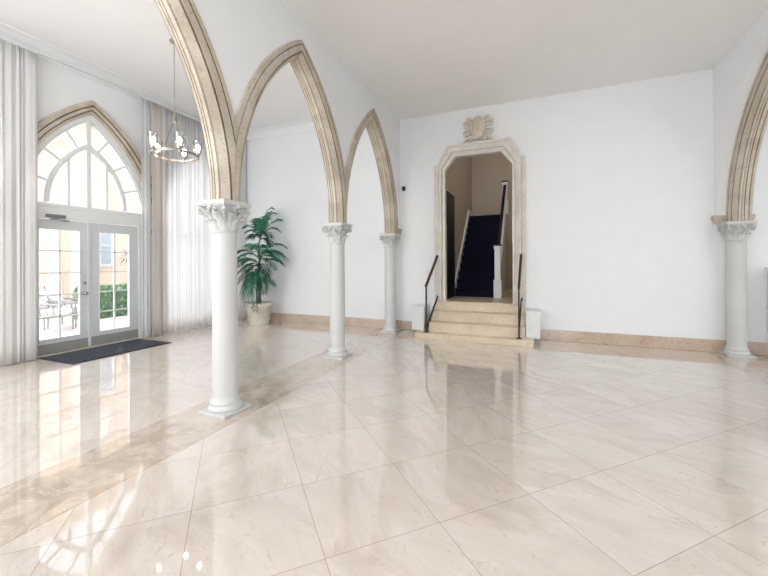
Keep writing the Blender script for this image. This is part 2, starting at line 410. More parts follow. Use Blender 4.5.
# ------------------------------------------------------------------ columns
def column_parts(root):
    bm = bmesh.new(); box(bm, -.178, .178, -.178, .178, 0, .028, bev=.004); obj('plinth', bm, M['column'], root)
    bm = bmesh.new()
    lathe(bm, [(.158, .028), (.166, .04), (.166, .055), (.155, .068), (.146, .075), (.142, .09), (.148, .098), (.148, .108), (.138, .118), (.134, .13)], 40)
    obj('base', bm, M['column'], root, smooth=50)
    bm = bmesh.new()
    pr = [(.134, .13), (.125, .14)]
    for i in range(12):
        t = i/11; pr.append((.122-.006*t**1.6, .16+(1.80-.16)*t))
    pr += [(.116, 1.80), (.125, 1.805), (.127, 1.815), (.125, 1.825), (.116, 1.83)]
    lathe(bm, pr, 40); obj('shaft', bm, M['column'], root, smooth=50)
    bm = bmesh.new()
    lathe(bm, [(.115, 1.825), (.12, 1.90), (.134, 1.97), (.15, 2.03), (.172, 2.068)], 32)
    def leaf(ang, z0, h, w, out):
        ns = 9; rows = []
        for i in range(ns):
            t = i/(ns-1)
            rad = .115+.016*t+out*(max(0, t-.45)/.55)**1.6
            z = z0+h*(t if t < .8 else .8+.2*math.sin((t-.8)/.2*PI)*.6-.0)
            ww = w*(1-.55*t**3)*(1+.18*math.sin(t*PI*5))
            if i == ns-1: ww *= .45
            row = []
            for j in (-1, -.5, 0, .5, 1):
                rr = rad+.014*(1-abs(j))+(.006 if abs(j) == .5 else 0)
                a = ang+j*ww/(2*.14)
                row.append((rr*math.cos(a), rr*math.sin(a), z))
            rows.append(row)
        F = [[bm.verts.new(p) for p in r] for r in rows]
        Bk = [[bm.verts.new((p[0]*.93, p[1]*.93, p[2]-.004)) for p in r] for r in rows]
        for V in (F, Bk):
            for a, b in zip(V, V[1:]):
                for j in range(4): bm.faces.new((a[j], a[j+1], b[j+1], b[j]))
        for j in (0, 4):
            for i in range(ns-1): bm.faces.new((F[i][j], F[i+1][j], Bk[i+1][j], Bk[i][j]))
        for j in range(4): bm.faces.new((F[-1][j], F[-1][j+1], Bk[-1][j+1], Bk[-1][j]))
    for k in range(8):
        leaf(2*PI*k/8, 1.83, .115, .085, .05)
        leaf(2*PI*(k+.5)/8, 1.86, .15, .08, .065)
    for k in range(4):                                     # corner volutes
        a = PI/4+PI/2*k; d = Vector((math.cos(a), math.sin(a), 0)); pts = []; rs = []
        for i in range(30):
            t = i/29
            if t < .35:
                u = t/.35; rad = .13+.075*u**1.5; z = 1.93+.125*u
            else:
                u = (t-.35)/.65; th = PI/2-u*3.4*PI; q = .036*(1-.72*u)
                rad = .205+q*math.cos(th); z = 2.022+q*math.sin(th)
            pts.append(d*rad+Vector((0, 0, z))); rs.append(.017-.006*t)
        tube(bm, pts, rs, 8)
    for k in range(4):                                     # inner scrolls and rosette on each face
        a = PI/2*k; d = Vector((math.cos(a), math.sin(a), 0)); s = Vector((-d.y, d.x, 0))
        for sg in (-1, 1):
            pts = []
            for i in range(16):
                th = PI/2+i/15*2.6*PI; q = .026*(1-.7*i/15)
                pts.append(d*.168+s*sg*(.04+q*math.cos(th))+Vector((0, 0, 2.03+q*math.sin(th))))
            tube(bm, pts, .009, 6)
        r = bmesh.ops.create_icosphere(bm, subdivisions=2, radius=.024, matrix=Matrix.Translation(d*.178+Vector((0, 0, 2.06))))
    obj('capital', bm, M['column'], root, smooth=45)
    bm = bmesh.new(); box(bm, -.17, .17, -.17, .17, 2.066, 2.078); box(bm, -.185, .185, -.185, .185, 2.078, ZA, bev=.005)
    obj('abacus', bm, M['column'], root)
col0 = thing('column', 'white round column nearest the camera, left of the potted palm', 'column', (XA, YC[0], 0), group='white columns with leafy capitals')
column_parts(col0)
copy_tree(col0, loc=(XA, YC[1], 0), label='second white column back, between the middle and far left arches')
copy_tree(col0, loc=(XA, YC[2], 0), label='farthest and smallest white column, beside the white block left of the steps')
copy_tree(col0, loc=(XR, RCOL, 0), label='white column standing alone at the right under the right-hand arch')
copy_tree(col0, loc=(XA, YC[0]-BAY, 0), label='white column under the near foot of the nearest left arch, past the left edge')
copy_tree(col0, loc=(XR, RCOL-RBAY, 0), label='white column under the near foot of the right-hand arch, past the right edge')

# ------------------------------------------------------------------ stone arches
def stone_arch(label, x, yc, Ri, Ro, hx, yl, yr, ap=None):
    t = thing('stone_arch', label, 'arch', (x, yc, ZA), group='pointed stone arches')
    bm = bmesh.new(); archivolt(bm, arch_profile(Ri, Ro, hx), yl, yr, ap=ap or (Ri-CC, Ro-Ri, 2.05, 2.275))
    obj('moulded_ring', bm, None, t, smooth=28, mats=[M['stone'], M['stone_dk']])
    if yr: obj('springer', BX(-hx*.9, hx*.9, yr-.045, yr+.045, 0, .80), M['stone'], t)
    return t
HB = BAY/2
stone_arch('nearest left stone arch, its top cut off by the photo edge', XA, LARCH[0], RIN, ROUT, .155, -HB, HB)
stone_arch('middle stone arch of the left arcade, full pointed top in view', XA, LARCH[1], RIN, ROUT, .155, -HB, HB)
ta = stone_arch('farthest stone arch of the left arcade, smallest, ending at the far wall', XA, LARCH[2], RIN, ROUT, .155, -HB, None)
tr = stone_arch('stone arch at the right edge above the lone column', XR, RARCH[0], RIN, ROUT, .155, -RBAY/2, None, ap=(RH-ROUT+RIN, ROUT-RIN, RA-.225, RA))
def corbel(parent, hx, y0, y1):
    bm = bmesh.new()
    box(bm, -hx, hx, y0, y1, .0, .035, bev=.006); box(bm, -hx-.012, hx+.012, y0, y1, .035, .06); box(bm, -hx-.03, hx+.03, y0, y1, .06, .125, bev=.012)
    obj('impost', bm, M['stone'], parent)
corbel(ta, .15, ROUT-CC, YB-LARCH[2]-.002); corbel(tr, .235, RH-.02, YB-RARCH[0]-.002)
# arch round the entrance doors
t = thing('stone_arch', 'pointed stone arch framing the glazed entrance doors', 'arch', (XW, WIN_Y[2]+.025, ZA), group='pointed stone arches')
w = WR_OUT-WR_IN
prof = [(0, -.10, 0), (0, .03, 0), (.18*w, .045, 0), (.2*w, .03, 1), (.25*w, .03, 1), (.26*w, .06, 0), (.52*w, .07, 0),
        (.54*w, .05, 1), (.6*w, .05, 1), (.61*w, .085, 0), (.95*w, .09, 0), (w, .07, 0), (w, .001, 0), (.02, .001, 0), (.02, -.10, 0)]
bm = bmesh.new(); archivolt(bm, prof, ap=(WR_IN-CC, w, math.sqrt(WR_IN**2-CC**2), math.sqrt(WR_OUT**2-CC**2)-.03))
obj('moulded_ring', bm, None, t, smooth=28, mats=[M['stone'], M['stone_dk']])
for s in (-1, 1):
    a, b = sorted((s*(WR_IN-CC), s*(WR_OUT-CC))); obj('jamb_stone', BX(.001, .06, a, b, -ZA, 0), M['stone'], t)

# ------------------------------------------------------------------ entrance doors and tracery window
DY = 3.96; XD = -7.375
def door_leaf(name, y0, y1, hand):
    d = struct(bpy.data.objects.new(name, None)); COL.objects.link(d); d.location = (XD, y0, 0)
    w = y1-y0; g0, g1, zb, zt = .16, w-.127, .255, 2.08
    if hand < 0: g0, g1 = .157, w-.16
    bm = bmesh.new()
    for a in ((0, g0, .02, 2.235), (g1, w, .02, 2.235), (g0, g1, .19, zb), (g0, g1, zt, 2.235)): box(bm, -.022, .022, a[0]+.002, a[1]-.002 if a[1] == w else a[1], a[2], a[3])
    obj('door_frame', bm, M['door'], d)
    bm = bmesh.new(); box(bm, -.024, .026, .005, w-.005, .022, .19); obj('kick_plate', bm, M['kick'], d)
    bm = bmesh.new(); ym = (g0+g1)/2
    box(bm, -.016, .016, ym-.011, ym+.011, zb, zt)
    for i in range(1, 5):
        z = zb+(zt-zb)*i/5; box(bm, -.016, .016, g0, g1, z-.011, z+.011)
    for a in ((g0, g0+.014, zb, zt), (g1-.014, g1, zb, zt), (g0, g1, zb, zb+.014), (g0, g1, zt-.014, zt)): box(bm, -.027, .027, *a)
    obj('muntin', bm, M['white'], d)
    obj('glass_pane', BX(-.003, .003, g0, g1, zb, zt), M['glass'], d)
    return d, w
d1, w = door_leaf('door_1', 3.08, 3.957, 1)
for z, r in ((1.16, .026), (.98, .03)):
    bm = bmesh.new(); lathe(bm, [(r, 0), (r, .012), (r*.9, .016)] + ([(.012, .02), (.012, .04), (.026, .05), (.03, .065), (.024, .08), (.008, .085)] if z < 1 else [(.016, .02), (.016, .028)]), 20)
    bmesh.ops.rotate(bm, verts=bm.verts[:], cent=(0, 0, 0), matrix=Matrix.Rotation(PI/2, 3, 'Y'))
    bmesh.ops.translate(bm, verts=bm.verts[:], vec=(.022, w-.07, z))
    obj('deadbolt' if z > 1 else 'door_knob', bm, M['steel'], d1, smooth=40)
cl = thing('door_closer', 'grey door closer arm above the left glazed door', 'door closer', (XD, 3.0, 0))
obj('closer_body', BX(.0, .07, .33, .60, 2.262, 2.315, bev=.006), M['steel'], cl)
bm = bmesh.new(); bar(bm, (.05, .52, 2.262), (.10, .36, 2.235), .022, .008); bar(bm, (.10, .36, 2.235), (.045, .62, 2.228), .022, .008); box(bm, .023, .055, .58, .66, 2.212, 2.234)
obj('closer_arm', bm, M['steel'], cl)
d2, w = door_leaf('door_2', 3.963, 4.83, -1)
bm = bmesh.new(); box(bm, .022, .036, -.022, .022, .03, 2.235); obj('astragal', bm, M['door'], d2)
# frame: jambs, header, threshold
bm = bmesh.new()
HW = WR_IN-CC
box(bm, XD-.05, XD+.05, DY-HW, 3.078, 0, 2.24); box(bm, XD-.05, XD+.05, 4.832, DY+HW, 0, 2.24)
box(bm, XD-.05, XD+.04, DY-HW, DY+HW, 2.245, 2.47)
box(bm, XD-.05, XD+.055, DY-HW, DY+HW, 2.44, 2.50, bev=.006)
struct(obj('trim_4', bm, M['white']))
struct(obj('trim_5', BX(XD-.08, XD+.10, DY-HW, DY+HW, 0, .018), M['step']))
# tracery
wroot = struct(bpy.data.objects.new('window_1', None)); COL.objects.link(wroot); wroot.location = (XD, DY, 0)
def arc_ring(bm, Ri, Ro, cc, zs, z0, x0, x1, n=28, depth=None):
    for side in (-1, 1):
        rows = []
        for i in range(n+1):
            row = []
            for R, x in ((Ri, x0), (Ro, x0), (Ro, x1), (Ri, x1)):
                lo = math.asin(max(0, (z0-zs))/R); hi = math.acos(cc/R); ph = lo+(hi-lo)*i/n
                row.append(bm.verts.new((x, side*(R*math.cos(ph)-cc), zs+R*math.sin(ph))))
            rows.append(row)
        for a, b in zip(rows, rows[1:]):
            for j in range(4): bm.faces.new((a[j], a[(j+1) % 4], b[(j+1) % 4], b[j]))
        bm.faces.new(rows[0])
bm = bmesh.new(); arc_ring(bm, WR_IN-.085, WR_IN, CC, ZA, 2.47, -.05, .05); arc_ring(bm, WR_IN-.115, WR_IN-.08, CC, ZA, 2.47, -.035, .03)
obj('outer_frame', bm, M['white'], wroot, smooth=30)
IC, IR = .633, 1.29
bm = bmesh.new(); arc_ring(bm, IR-.085, IR-.01, IC, 2.52, 2.5, -.035, .035); arc_ring(bm, IR-.065, IR-.03, IC, 2.52, 2.5, -.045, .045)
obj('inner_arch_bar', bm, M['white'], wroot, smooth=30)
bm = bmesh.new(); box(bm, -.04, .042, -.035, .035, 2.49, ZA+math.sqrt((WR_IN-.1)**2-CC**2)); obj('mullion', bm, M['white'], wroot)
for s in (-1, 1):
    y = s*.30; h = 2.52+math.sqrt((IR-.05)**2-(abs(y)+IC)**2)
    bm = bmesh.new(); box(bm, -.025, .03, y-.017, y+.017, 2.49, h); obj('mullion', bm, M['white'], wroot)
    for (yo, zo, yi, zi) in ((.335, 3.78, .14, 3.50), (.655, 3.40, .38, 3.22), (.87, 2.96, .57, 2.86)):
        bm = bmesh.new(); bar(bm, (0, s*yo, zo), (0, s*yi, zi), .045, .032); obj('glazing_bar', bm, M['white'], wroot)
def lancet_pane(bm, R, cc, zs, z0, x, n=24):
    L_ = []; 
    lo = math.asin(max(0, z0-zs)/R); hi = math.acos(cc/R)
    for i in range(n+1):
        ph = lo+(hi-lo)*i/n; L_.append((R*math.cos(ph)-cc, zs+R*math.sin(ph)))
    poly = [(y, z) for y, z in L_]+[(-y, z) for y, z in L_[::-1][1:]]
    prism_yz(bm, poly, x-.003, x+.003)
bm = bmesh.new(); lancet_pane(bm, WR_IN-.13, CC, ZA, 2.48, 0); obj('glass_pane', bm, M['glass'], wroot)
# plain tall windows behind the curtains (left wall); right bay ones unseen, added for light
def tall_window(name, x, yc):
    r = struct(bpy.data.objects.new(name, None)); COL.objects.link(r); r.location = (x, yc, 0)
    bm = bmesh.new(); arc_ring(bm, WR_IN-.1, WR_IN, CC, ZA, ZA, -.04, .04)
    for s in (-1, 1): box(bm, -.04, .04, *sorted((s*HW, s*(HW-.1))), 0, ZA)
    box(bm, -.04, .04, -HW, HW, 0, .12); box(bm, -.03, .03, -HW, HW, ZA-.03, ZA+.05); box(bm, -.03, .03, -.03, .03, 0, 4.0)
    for z in (.75, 1.4): box(bm, -.02, .02, -HW, HW, z-.015, z+.015)
    obj('window_frame', bm, M['white'], r)
    bm = bmesh.new(); lancet_pane(bm, WR_IN-.05, CC, ZA, ZA, 0); box(bm, -.003, .003, -HW, HW, .05, ZA); obj('glass_pane', bm, M['glass'], r)
n = 2
for yc in (WIN_Y[0], WIN_Y[1], WIN_Y[3]): tall_window('window_%d' % n, XD-.05, yc); n += 1
for yc in (-2.2, .4, 3.0, 5.6): tall_window('window_%d' % n, XR_B+.12, yc); n += 1

# ------------------------------------------------------------------ curtains
def curtain(name, label, y0, y1, x, mat, fold, amp, seed, ztop=4.79, flare=.0):
    rnd = random.Random(seed); t = thing(name, label, 'curtain', (x, (y0+y1)/2, 0), group='floor length curtains on the window wall')
    nw = max(2, round((y1-y0)/fold)); steps = nw*10; yc = (y0+y1)/2
    ph = [rnd.uniform(-.5, .5) for _ in range(nw+2)]; am = [rnd.uniform(.45, 1.3) for _ in range(nw+2)]
    zs = [0.012+(ztop-.012)*k/14 for k in range(15)]
    bm = bmesh.new(); rows = []
    for z in zs:
        tz = z/ztop; row = []
        for i in range(steps+1):
            v = i/steps; u = min(nw-.001, max(0, v*nw+.32*math.sin(2*PI*v*nw/3.7+seed)+.22*math.sin(2*PI*v*nw/2.3+2*seed))); k = int(u); fr = u-k
            a = am[k]*(1-fr)+am[k+1]*fr; p = ph[k]*(1-fr)+ph[k+1]*fr
            pl_ = (1 if tz < .96 else 1-.5*(tz-.96)/.04)
            xx = amp*a*math.sin(2*PI*u+p)*pl_+.25*amp*math.sin(5.3*u+p*4+2.5*(1-tz))*(1-tz)
            yy = y0+(y1-y0)*i/steps + .16*fold*math.sin(4*PI*u+p)*(.5+.5*tz)
            yy = yc+(yy-yc)*(1+flare*(1-tz))
            row.append(bm.verts.new((xx, yy-yc, z)))
        rows.append(row)
    for a, b in zip(rows, rows[1:]):
        for i in range(steps): bm.faces.new((a[i], a[i+1], b[i+1], b[i]))
    o = obj('fabric', bm, mat, t, smooth=80)
    s = o.modifiers.new('thick', 'SOLIDIFY'); s.thickness = .0015
    bm = bmesh.new(); box(bm, -.012, .012, y0-yc, y1-yc, ztop-.0, ztop+.02); obj('heading_tape', bm, M['white'], t)
    return t
curtain('curtain', 'long pale curtain at the left edge of the photo, left of the glazed doors', 1.2, 3.17, -7.20, M['drape'], .085, .014, 3)
curtain('curtain', 'narrow white sheer strip directly beside the right door jamb', 4.80, 5.0, -7.21, M['sheer'], .07, .012, 15)
curtain('curtain', 'narrow gathered beige drape between the white strip and the bright sheer curtain', 5.0, 5.32, -7.19, M['drape_b'], .09, .02, 5)
curtain('curtain', 'wide bright sheer curtain behind the nearest white column', 5.32, 6.98, -7.22, M['sheer'], .10, .016, 8)
curtain('curtain', 'grey white drape in the corner behind the potted palm', 6.98, 7.60, -7.17, M['drape'], .085, .015, 11)
curtain('curtain', 'long sheer curtain along the near end of the window wall, past the left edge', -2.2, 1.2, -7.22, M['sheer'], .13, .03, 21)
tr_ = thing('curtain_track', 'white curtain track under the ceiling cove along the window wall', 'curtain track', (-7.2, 3, 0))
obj('rail', BX(-.016, .016, -5.4, 4.62, 4.812, 4.838), M['white'], tr_)
for k in range(11): obj('bracket', BX(-.13, .01, -5.2+k*.96, -5.18+k*.96, 4.838, 4.846), M['white'], tr_)

# ------------------------------------------------------------------ door mat
t = thing('door_mat', 'dark blue grey door mat in front of the glazed doors', 'mat', (-6.82, 4.0, 0))
obj('pile', BX(-.44, .44, -.77, .77, .004, .014), M['mat'], t)
bm = bmesh.new(); box(bm, -.47, .47, -.80, .80, 0, .008, bev=.002); obj('rubber_edge', bm, M['matedge'], t)

# ------------------------------------------------------------------ chandelier
th0 = math.radians(22.6)
ch = thing('chandelier', 'round nickel ring chandelier with five glass cups, hanging left of the nearest arch', 'chandelier', (-5.235, 4.015, 0))
ZR = 3.20; RR = .325
bm = bmesh.new(); lathe(bm, [(.065, ZB), (.065, ZB-.02), (.05, ZB-.035), (.012, ZB-.045)], 24); obj('canopy', bm, M['nickel'], ch, smooth=40)
bm = bmesh.new()
zc = ZB-.045; k = 0
while zc > 3.80:
    pts = []
    for i in range(10):
        a = 2*PI*i/10; u = .009*math.cos(a); v = .019*math.sin(a)
        pts.append((u if k % 2 else 0, 0 if k % 2 else u, zc-.017+v))
    tube(bm, pts, .0032, 5, closed=True); zc -= .031; k += 1
obj('chain', bm, M['nickel'], ch, smooth=60)
bm = bmesh.new(); lathe(bm, [(.006, 3.82), (.016, 3.80), (.03, 3.775), (.045, 3.755), (.045, 3.74), (.02, 3.725), (.008, 3.70)], 20); obj('hub', bm, M['nickel'], ch, smooth=40)
bm = bmesh.new()
prof = [(RR-.008, ZR-.018), (RR+.008, ZR-.018), (RR+.008, ZR+.018), (RR-.008, ZR+.018), (RR-.008, ZR-.018)]
lathe(bm, prof, 72, cap=False); bmesh.ops.remove_doubles(bm, verts=bm.verts[:], dist=1e-5); obj('ring', bm, M['nickel'], ch, smooth=40)
for k in range(3):
    a = th0+math.radians(35+120*k); bm = bmesh.new()
    tube(bm, [(.03*math.cos(a), .03*math.sin(a), 3.75), (RR*math.cos(a), RR*math.sin(a), ZR+.015)], .005, 8); obj('support_rod', bm, M['nickel'], ch, smooth=60)
for k in range(5):
    a = th0+math.radians(95+72*k); cx, cy = RR*math.cos(a), RR*math.sin(a)
    bm = bmesh.new(); lathe(bm, [(.012, ZR-.035), (.02, ZR-.03), (.02, ZR+.02), (.034, ZR+.03), (.036, ZR+.045), (.02, ZR+.05), (.02, ZR+.09)], 16, cx, cy); so = obj('lamp_holder', bm, M['nickel'], ch, smooth=40)
    bm = bmesh.new(); lathe(bm, [(.03, ZR+.046), (.048, ZR+.05), (.055, ZR+.09), (.073, ZR+.255), (.0705, ZR+.255), (.052, ZR+.092), (.045, ZR+.053), (.03, ZR+.05)], 28, cx, cy); obj('glass_cup', bm, M['cup'], so, smooth=50)
    bm = bmesh.new(); lathe(bm, [(.014, ZR+.09), (.016, ZR+.105), (.032, ZR+.14), (.035, ZR+.162), (.028, ZR+.185), (.01, ZR+.198)], 16, cx, cy); obj('bulb', bm, M['bulb'], so, smooth=60)

# ------------------------------------------------------------------ potted palm
PX, PY = -6.27, 7.05
pp = thing('potted_palm', 'tall green potted palm in the corner behind the nearest column', 'plant', (PX, PY, 0))
bm = bmesh.new(); lathe(bm, [(.20, 0), (.225, 0), (.235, .02), (.285, .44), (.29, .445), (.315, .45), (.32, .47), (.32, .52), (.31, .535), (.285, .535), (.275, .50), (.26, .46)], 40)
pot = obj('pot', bm, M['pot'], pp, smooth=40)
bm = bmesh.new(); lathe(bm, [(.05, .465), (.279, .465), (.279, .475), (.15, .49), (.02, .495)], 28); obj('soil', bm, M['soil'], pp, smooth=60)
R_ = Vector((math.cos(th0), math.sin(th0), 0)); F_ = Vector((-math.sin(th0), math.cos(th0), 0)); U_ = Vector((0, 0, 1))
def P2(r, z, dpt=0): return R_*r+F_*dpt+U_*z
bm = bmesh.new()
tube(bm, [P2(0, .48), P2(.01, .8), P2(-.01, 1.2), P2(.02, 1.6), P2(0, 1.95), P2(.06, 2.2)], [.028, .026, .023, .02, .016, .01], 10)
tube(bm, [P2(-.06, .48, .05), P2(-.07, .75, .05), P2(-.05, 1.15, .04), P2(-.06, 1.35, .03)], [.022, .02, .016, .01], 8)
tube(bm, [P2(.06, .48, -.04), P2(.05, .7, -.05), P2(.06, 1.0, -.06)], [.02, .018, .01], 8)
obj('trunk', bm, M['trunk'], pp, smooth=60)
def frond(p0, p1, p2, mat, wid, seed):
    rnd = random.Random(seed); p0, p1, p2 = map(Vector, (p0, p1, p2)); bm = bmesh.new()
    N_ = 24; pts = []
    for i in range(N_+1):
        t = i/N_; pts.append((1-t)**2*p0+2*t*(1-t)*p1+t*t*p2)
    tube(bm, pts, [.007*(1-.8*i/N_) for i in range(N_+1)], 5)
    for i in range(4, N_+1):
        t = i/N_; T = (pts[min(i+1, N_)]-pts[i-1]).normalized()
        side = T.cross(U_)
        if side.length < .2: side = R_.copy()
        side.normalize(); nrm = side.cross(T).normalized()
        Lf = wid*(.35+.65*math.sin(PI*min(1, .12+.9*(t-.1)))**.8)*(1 if t < .8 else 1-(t-.8)*2.0)
        for sg in (-1, 1):
            dr = (side*sg*.85+T*(.55+.3*t)+nrm*.12+Vector((0, 0, -.12))).normalized(); dr += Vector((rnd.uniform(-.12, .12), rnd.uniform(-.12, .12), rnd.uniform(-.15, .08)))
            b0 = pts[i]; L1 = 1.08*Lf*rnd.uniform(.85, 1.1); m1 = b0+dr*L1*.45; tip = b0+dr*L1+Vector((0, 0, -L1*.28))
            wv = T.cross(dr).cross(dr).normalized()*.0115
            v = [bm.verts.new(q) for q in (b0-wv*.3, m1-wv, tip, m1+wv, b0+wv*.3)]
            bm.faces.new(v)
    return obj('frond', bm, mat, pp)
FR = [  # base (r, z), control, tip, depth at tip, mat, leaflet length
    ((.04, 2.15), (.18, 2.75), (.40, 2.72), -.05, 'leaf2', .26), ((.05, 2.2), (.16, 2.9), (.30, 2.86), .12, 'leaf', .22), ((.03, 2.1), (-.12, 2.5), (-.32, 2.38), -.1, 'leaf2', .24),
    ((.04, 2.1), (.25, 2.5), (.48, 2.30), .1, 'leaf', .24), ((.04, 2.1), (.1, 2.6), (.2, 2.48), -.35, 'leaf2', .24), ((.03, 2.05), (-.1, 2.5), (-.12, 2.62), .25, 'leaf', .22), ((.03, 2.05), (.22, 2.2), (.34, 1.96), -.15, 'leaf3', .24),
    ((.01, 1.6), (.35, 2.02), (.72, 1.60), -.05, 'leaf', .26), ((.01, 1.65), (.35, 2.15), (.62, 1.90), .15, 'leaf2', .25), ((.0, 1.6), (-.3, 1.98), (-.54, 1.72), -.1, 'leaf', .25),
    ((.0, 1.5), (-.25, 1.75), (-.56, 1.42), .1, 'leaf3', .25), ((.0, 1.5), (.2, 1.8), (.48, 1.36), -.25, 'leaf', .24), ((.0, 1.45), (-.2, 1.62), (-.5, 1.2), -.2, 'leaf', .24), ((.0, 1.6), (.05, 2.1), (-.1, 1.9), -.4, 'leaf2', .24), ((.0, 1.5), (.0, 1.95), (.25, 1.7), .4, 'leaf3', .24),
    ((-.05, 1.3), (-.25, 1.5), (-.52, 1.02), .05, 'leaf3', .24), ((.05, 1.0), (.2, 1.3), (.42, .96), -.1, 'leaf', .22), ((-.04, 1.2), (-.16, 1.45), (-.30, .68), -.25, 'leaf3', .26), ((-.02, 1.15), (-.02, 1.4), (.06, .42), -.42, 'leaf3', .25), ((-.05, 1.2), (-.1, 1.4), (-.16, .55), -.4, 'leaf3', .27),
    ((.05, 2.2), (.1, 2.6), (.22, 2.8), .25, 'leaf2', .2), ((.04, 2.15), (.3, 2.6), (.5, 2.58), .15, 'leaf2', .24), ((.03, 2.1), (.0, 2.55), (-.2, 2.55), .2, 'leaf', .22), ((.04, 2.1), (.2, 2.4), (.36, 2.12), -.3, 'leaf', .24), ((.04, 2.05), (.0, 2.3), (-.08, 2.1), -.3, 'leaf3', .22),
    ((.01, 1.62), (.3, 2.0), (.55, 1.62), -.3, 'leaf2', .26), ((.01, 1.6), (.3, 1.85), (.6, 1.45), .1, 'leaf', .25), ((.0, 1.6), (-.2, 1.9), (-.42, 1.55), -.35, 'leaf', .25), ((.0, 1.5), (-.3, 1.7), (-.58, 1.55), .1, 'leaf2', .24), ((.0, 1.45), (.15, 1.6), (.3, 1.2), -.3, 'leaf3', .24),
    ((.01, 1.7), (.2, 2.1), (.35, 1.82), -.3, 'leaf2', .22), ((.0, 1.68), (-.15, 2.1), (-.3, 1.85), .2, 'leaf', .22), ((.0, 1.5), (.25, 1.72), (.52, 1.5), .2, 'leaf2', .24), ((-.02, 1.4), (-.25, 1.55), (-.45, 1.3), .3, 'leaf', .24),
    ((-.04, 1.2), (-.2, 1.35), (-.36, .9), .2, 'leaf3', .24), ((.03, 1.1), (.1, 1.3), (.24, .8), -.3, 'leaf3', .22), ((-.02, 1.25), (-.06, 1.45), (-.06, .75), -.45, 'leaf', .24), ((.04, 2.15), (.12, 2.5), (.3, 2.62), -.3, 'leaf2', .22), ((.03, 2.1), (-.05, 2.4), (-.22, 2.25), -.2, 'leaf', .2),
    ((.0, 1.3), (.12, 1.5), (.22, 1.05), -.35, 'leaf', .24), ((-.05, 1.1), (-.3, 1.25), (-.42, .75), -.1, 'leaf3', .24), ((.0, 1.4), (-.12, 1.75), (-.36, 1.55), -.3, 'leaf2', .24)]
for i, (a, b, c, dp, mt, wd) in enumerate(FR):
    frond(P2(*a), P2(b[0], b[1], dp*.5), P2(c[0], c[1], dp), M[mt], wd, i)

# ------------------------------------------------------------------ doorway surround, crest
CX = -1.09
t = thing('door_surround', 'pale carved stone surround with clipped corners around the stair doorway', 'door surround', (CX, YB, 0))
ZL = .67
def clip(w, zc, wt, zt): return [(-w, ZL), (-w, zc), (-wt, zt), (wt, zt), (w, zc), (w, ZL)]
bm = bmesh.new()
ring_xz(bm, clip(.67, 3.43, .46, 3.70), clip(.715, 3.45, .49, 3.76), -.10, .03)
ring_xz(bm, clip(.715, 3.45, .49, 3.76), clip(.745, 3.465, .51, 3.80), -.075, .02)
obj('inner_moulding', bm, M['surround'], t)
bm = bmesh.new(); ring_xz(bm, clip(.745, 3.465, .51, 3.80), clip(.80, 3.50, .585, 3.90), -.115, 0); ring_xz(bm, clip(.80, 3.50, .585, 3.90), clip(.83, 3.53, .62, 3.945), -.14, 0)
obj('outer_moulding', bm, M['surround'], t)
for s in (-1, 1):
    bm = bmesh.new(); box(bm, *sorted((s*.83, s*.915)), -.06, 0, ZL-.02, 3.58, bev=.006); obj('pilaster_strip', bm, M['surround'], t)
cr = thing('wall_crest', 'carved stone shield crest with scrolled leaves above the stair doorway', 'crest', (CX+.01, YB, 3.95))
def oval(bm, a, b, zc, y0, y1, n=36, k=1.0, dome=0):
    A = []; B = []
    for i in range(n):
        th = 2*PI*i/n; x = a*math.cos(th); z = zc+b*math.sin(th)*(1 if math.sin(th) > 0 else 1.08)
        A.append(bm.verts.new((x, y0, z))); B.append(bm.verts.new((x*k, y1, zc+(z-zc)*k)))
    for i in range(n): bm.faces.new((A[i], A[(i+1) % n], B[(i+1) % n], B[i]))
    bm.faces.new(A)
    if dome:
        c = bm.verts.new((0, y1-dome, zc))
        for i in range(n): bm.faces.new((B[i], B[(i+1) % n], c))
    else: bm.faces.new(B)
bm = bmesh.new(); oval(bm, .125, .225, .315, 0, -.05, k=.95); obj('backplate', bm, M['crest'], cr, smooth=35)
bm = bmesh.new(); oval(bm, .10, .18, .31, -.05, -.062, k=.97, dome=.035)
for zz, aa in ((.41, .045), (.34, .065), (.27, .06)):
    tube(bm, [(-aa, -.09, zz), (-aa*.4, -.106, zz+.025), (aa*.4, -.106, zz-.02), (aa, -.09, zz+.015)], .010, 6)
tube(bm, [(0, -.095, .42), (.012, -.108, .31), (-.01, -.10, .19)], .010, 6)
obj('shield', bm, M['crest'], cr, smooth=35)
bm = bmesh.new(); pts = [(.125*math.cos(2*PI*i/40), -.066, .312+.215*math.sin(2*PI*i/40)) for i in range(40)]; tube(bm, pts, .024, 8, closed=True); obj('rim', bm, M['crest'], cr, smooth=60)
for s in (-1, 1):
    bm = bmesh.new()
    for (x0, z0, x1, z1, sc, dirn) in ((.12, .46, .20, .53, .06, 1), (.14, .40, .27, .44, .06, 1), (.14, .33, .25, .33, .06, -1), (.14, .26, .27, .25, .06, 1), (.12, .20, .24, .15, .06, -1), (.10, .13, .26, .06, .06, 1), (.06, .09, .16, .04, .05, -1), (.03, .06, .08, .02, .04, 1)):
        pts = [Vector((s*(x0+(x1-x0)*i/6), -.03-.03*math.sin(i/6*PI), z0+(z1-z0)*i/6+.02*math.sin(i/6*PI))) for i in range(7)]
        cx, cz = x1, z1-dirn*sc*.55
        for i in range(1, 16):
            a = dirn*(PI/2)-dirn*i/15*3.0*PI; q = sc*.55*(1-.65*i/15); pts.append(Vector((s*(cx+q*math.cos(a)), -.05-.02*i/15, cz+q*math.sin(a))))
        tube(bm, pts, [.021-.010*i/(len(pts)-1) for i in range(len(pts))], 7)
        bmesh.ops.create_icosphere(bm, subdivisions=2, radius=.014, matrix=Matrix.Translation((s*cx, -.075, cz)))
    obj('leaf_scroll', bm, M['crest'], cr, smooth=60)

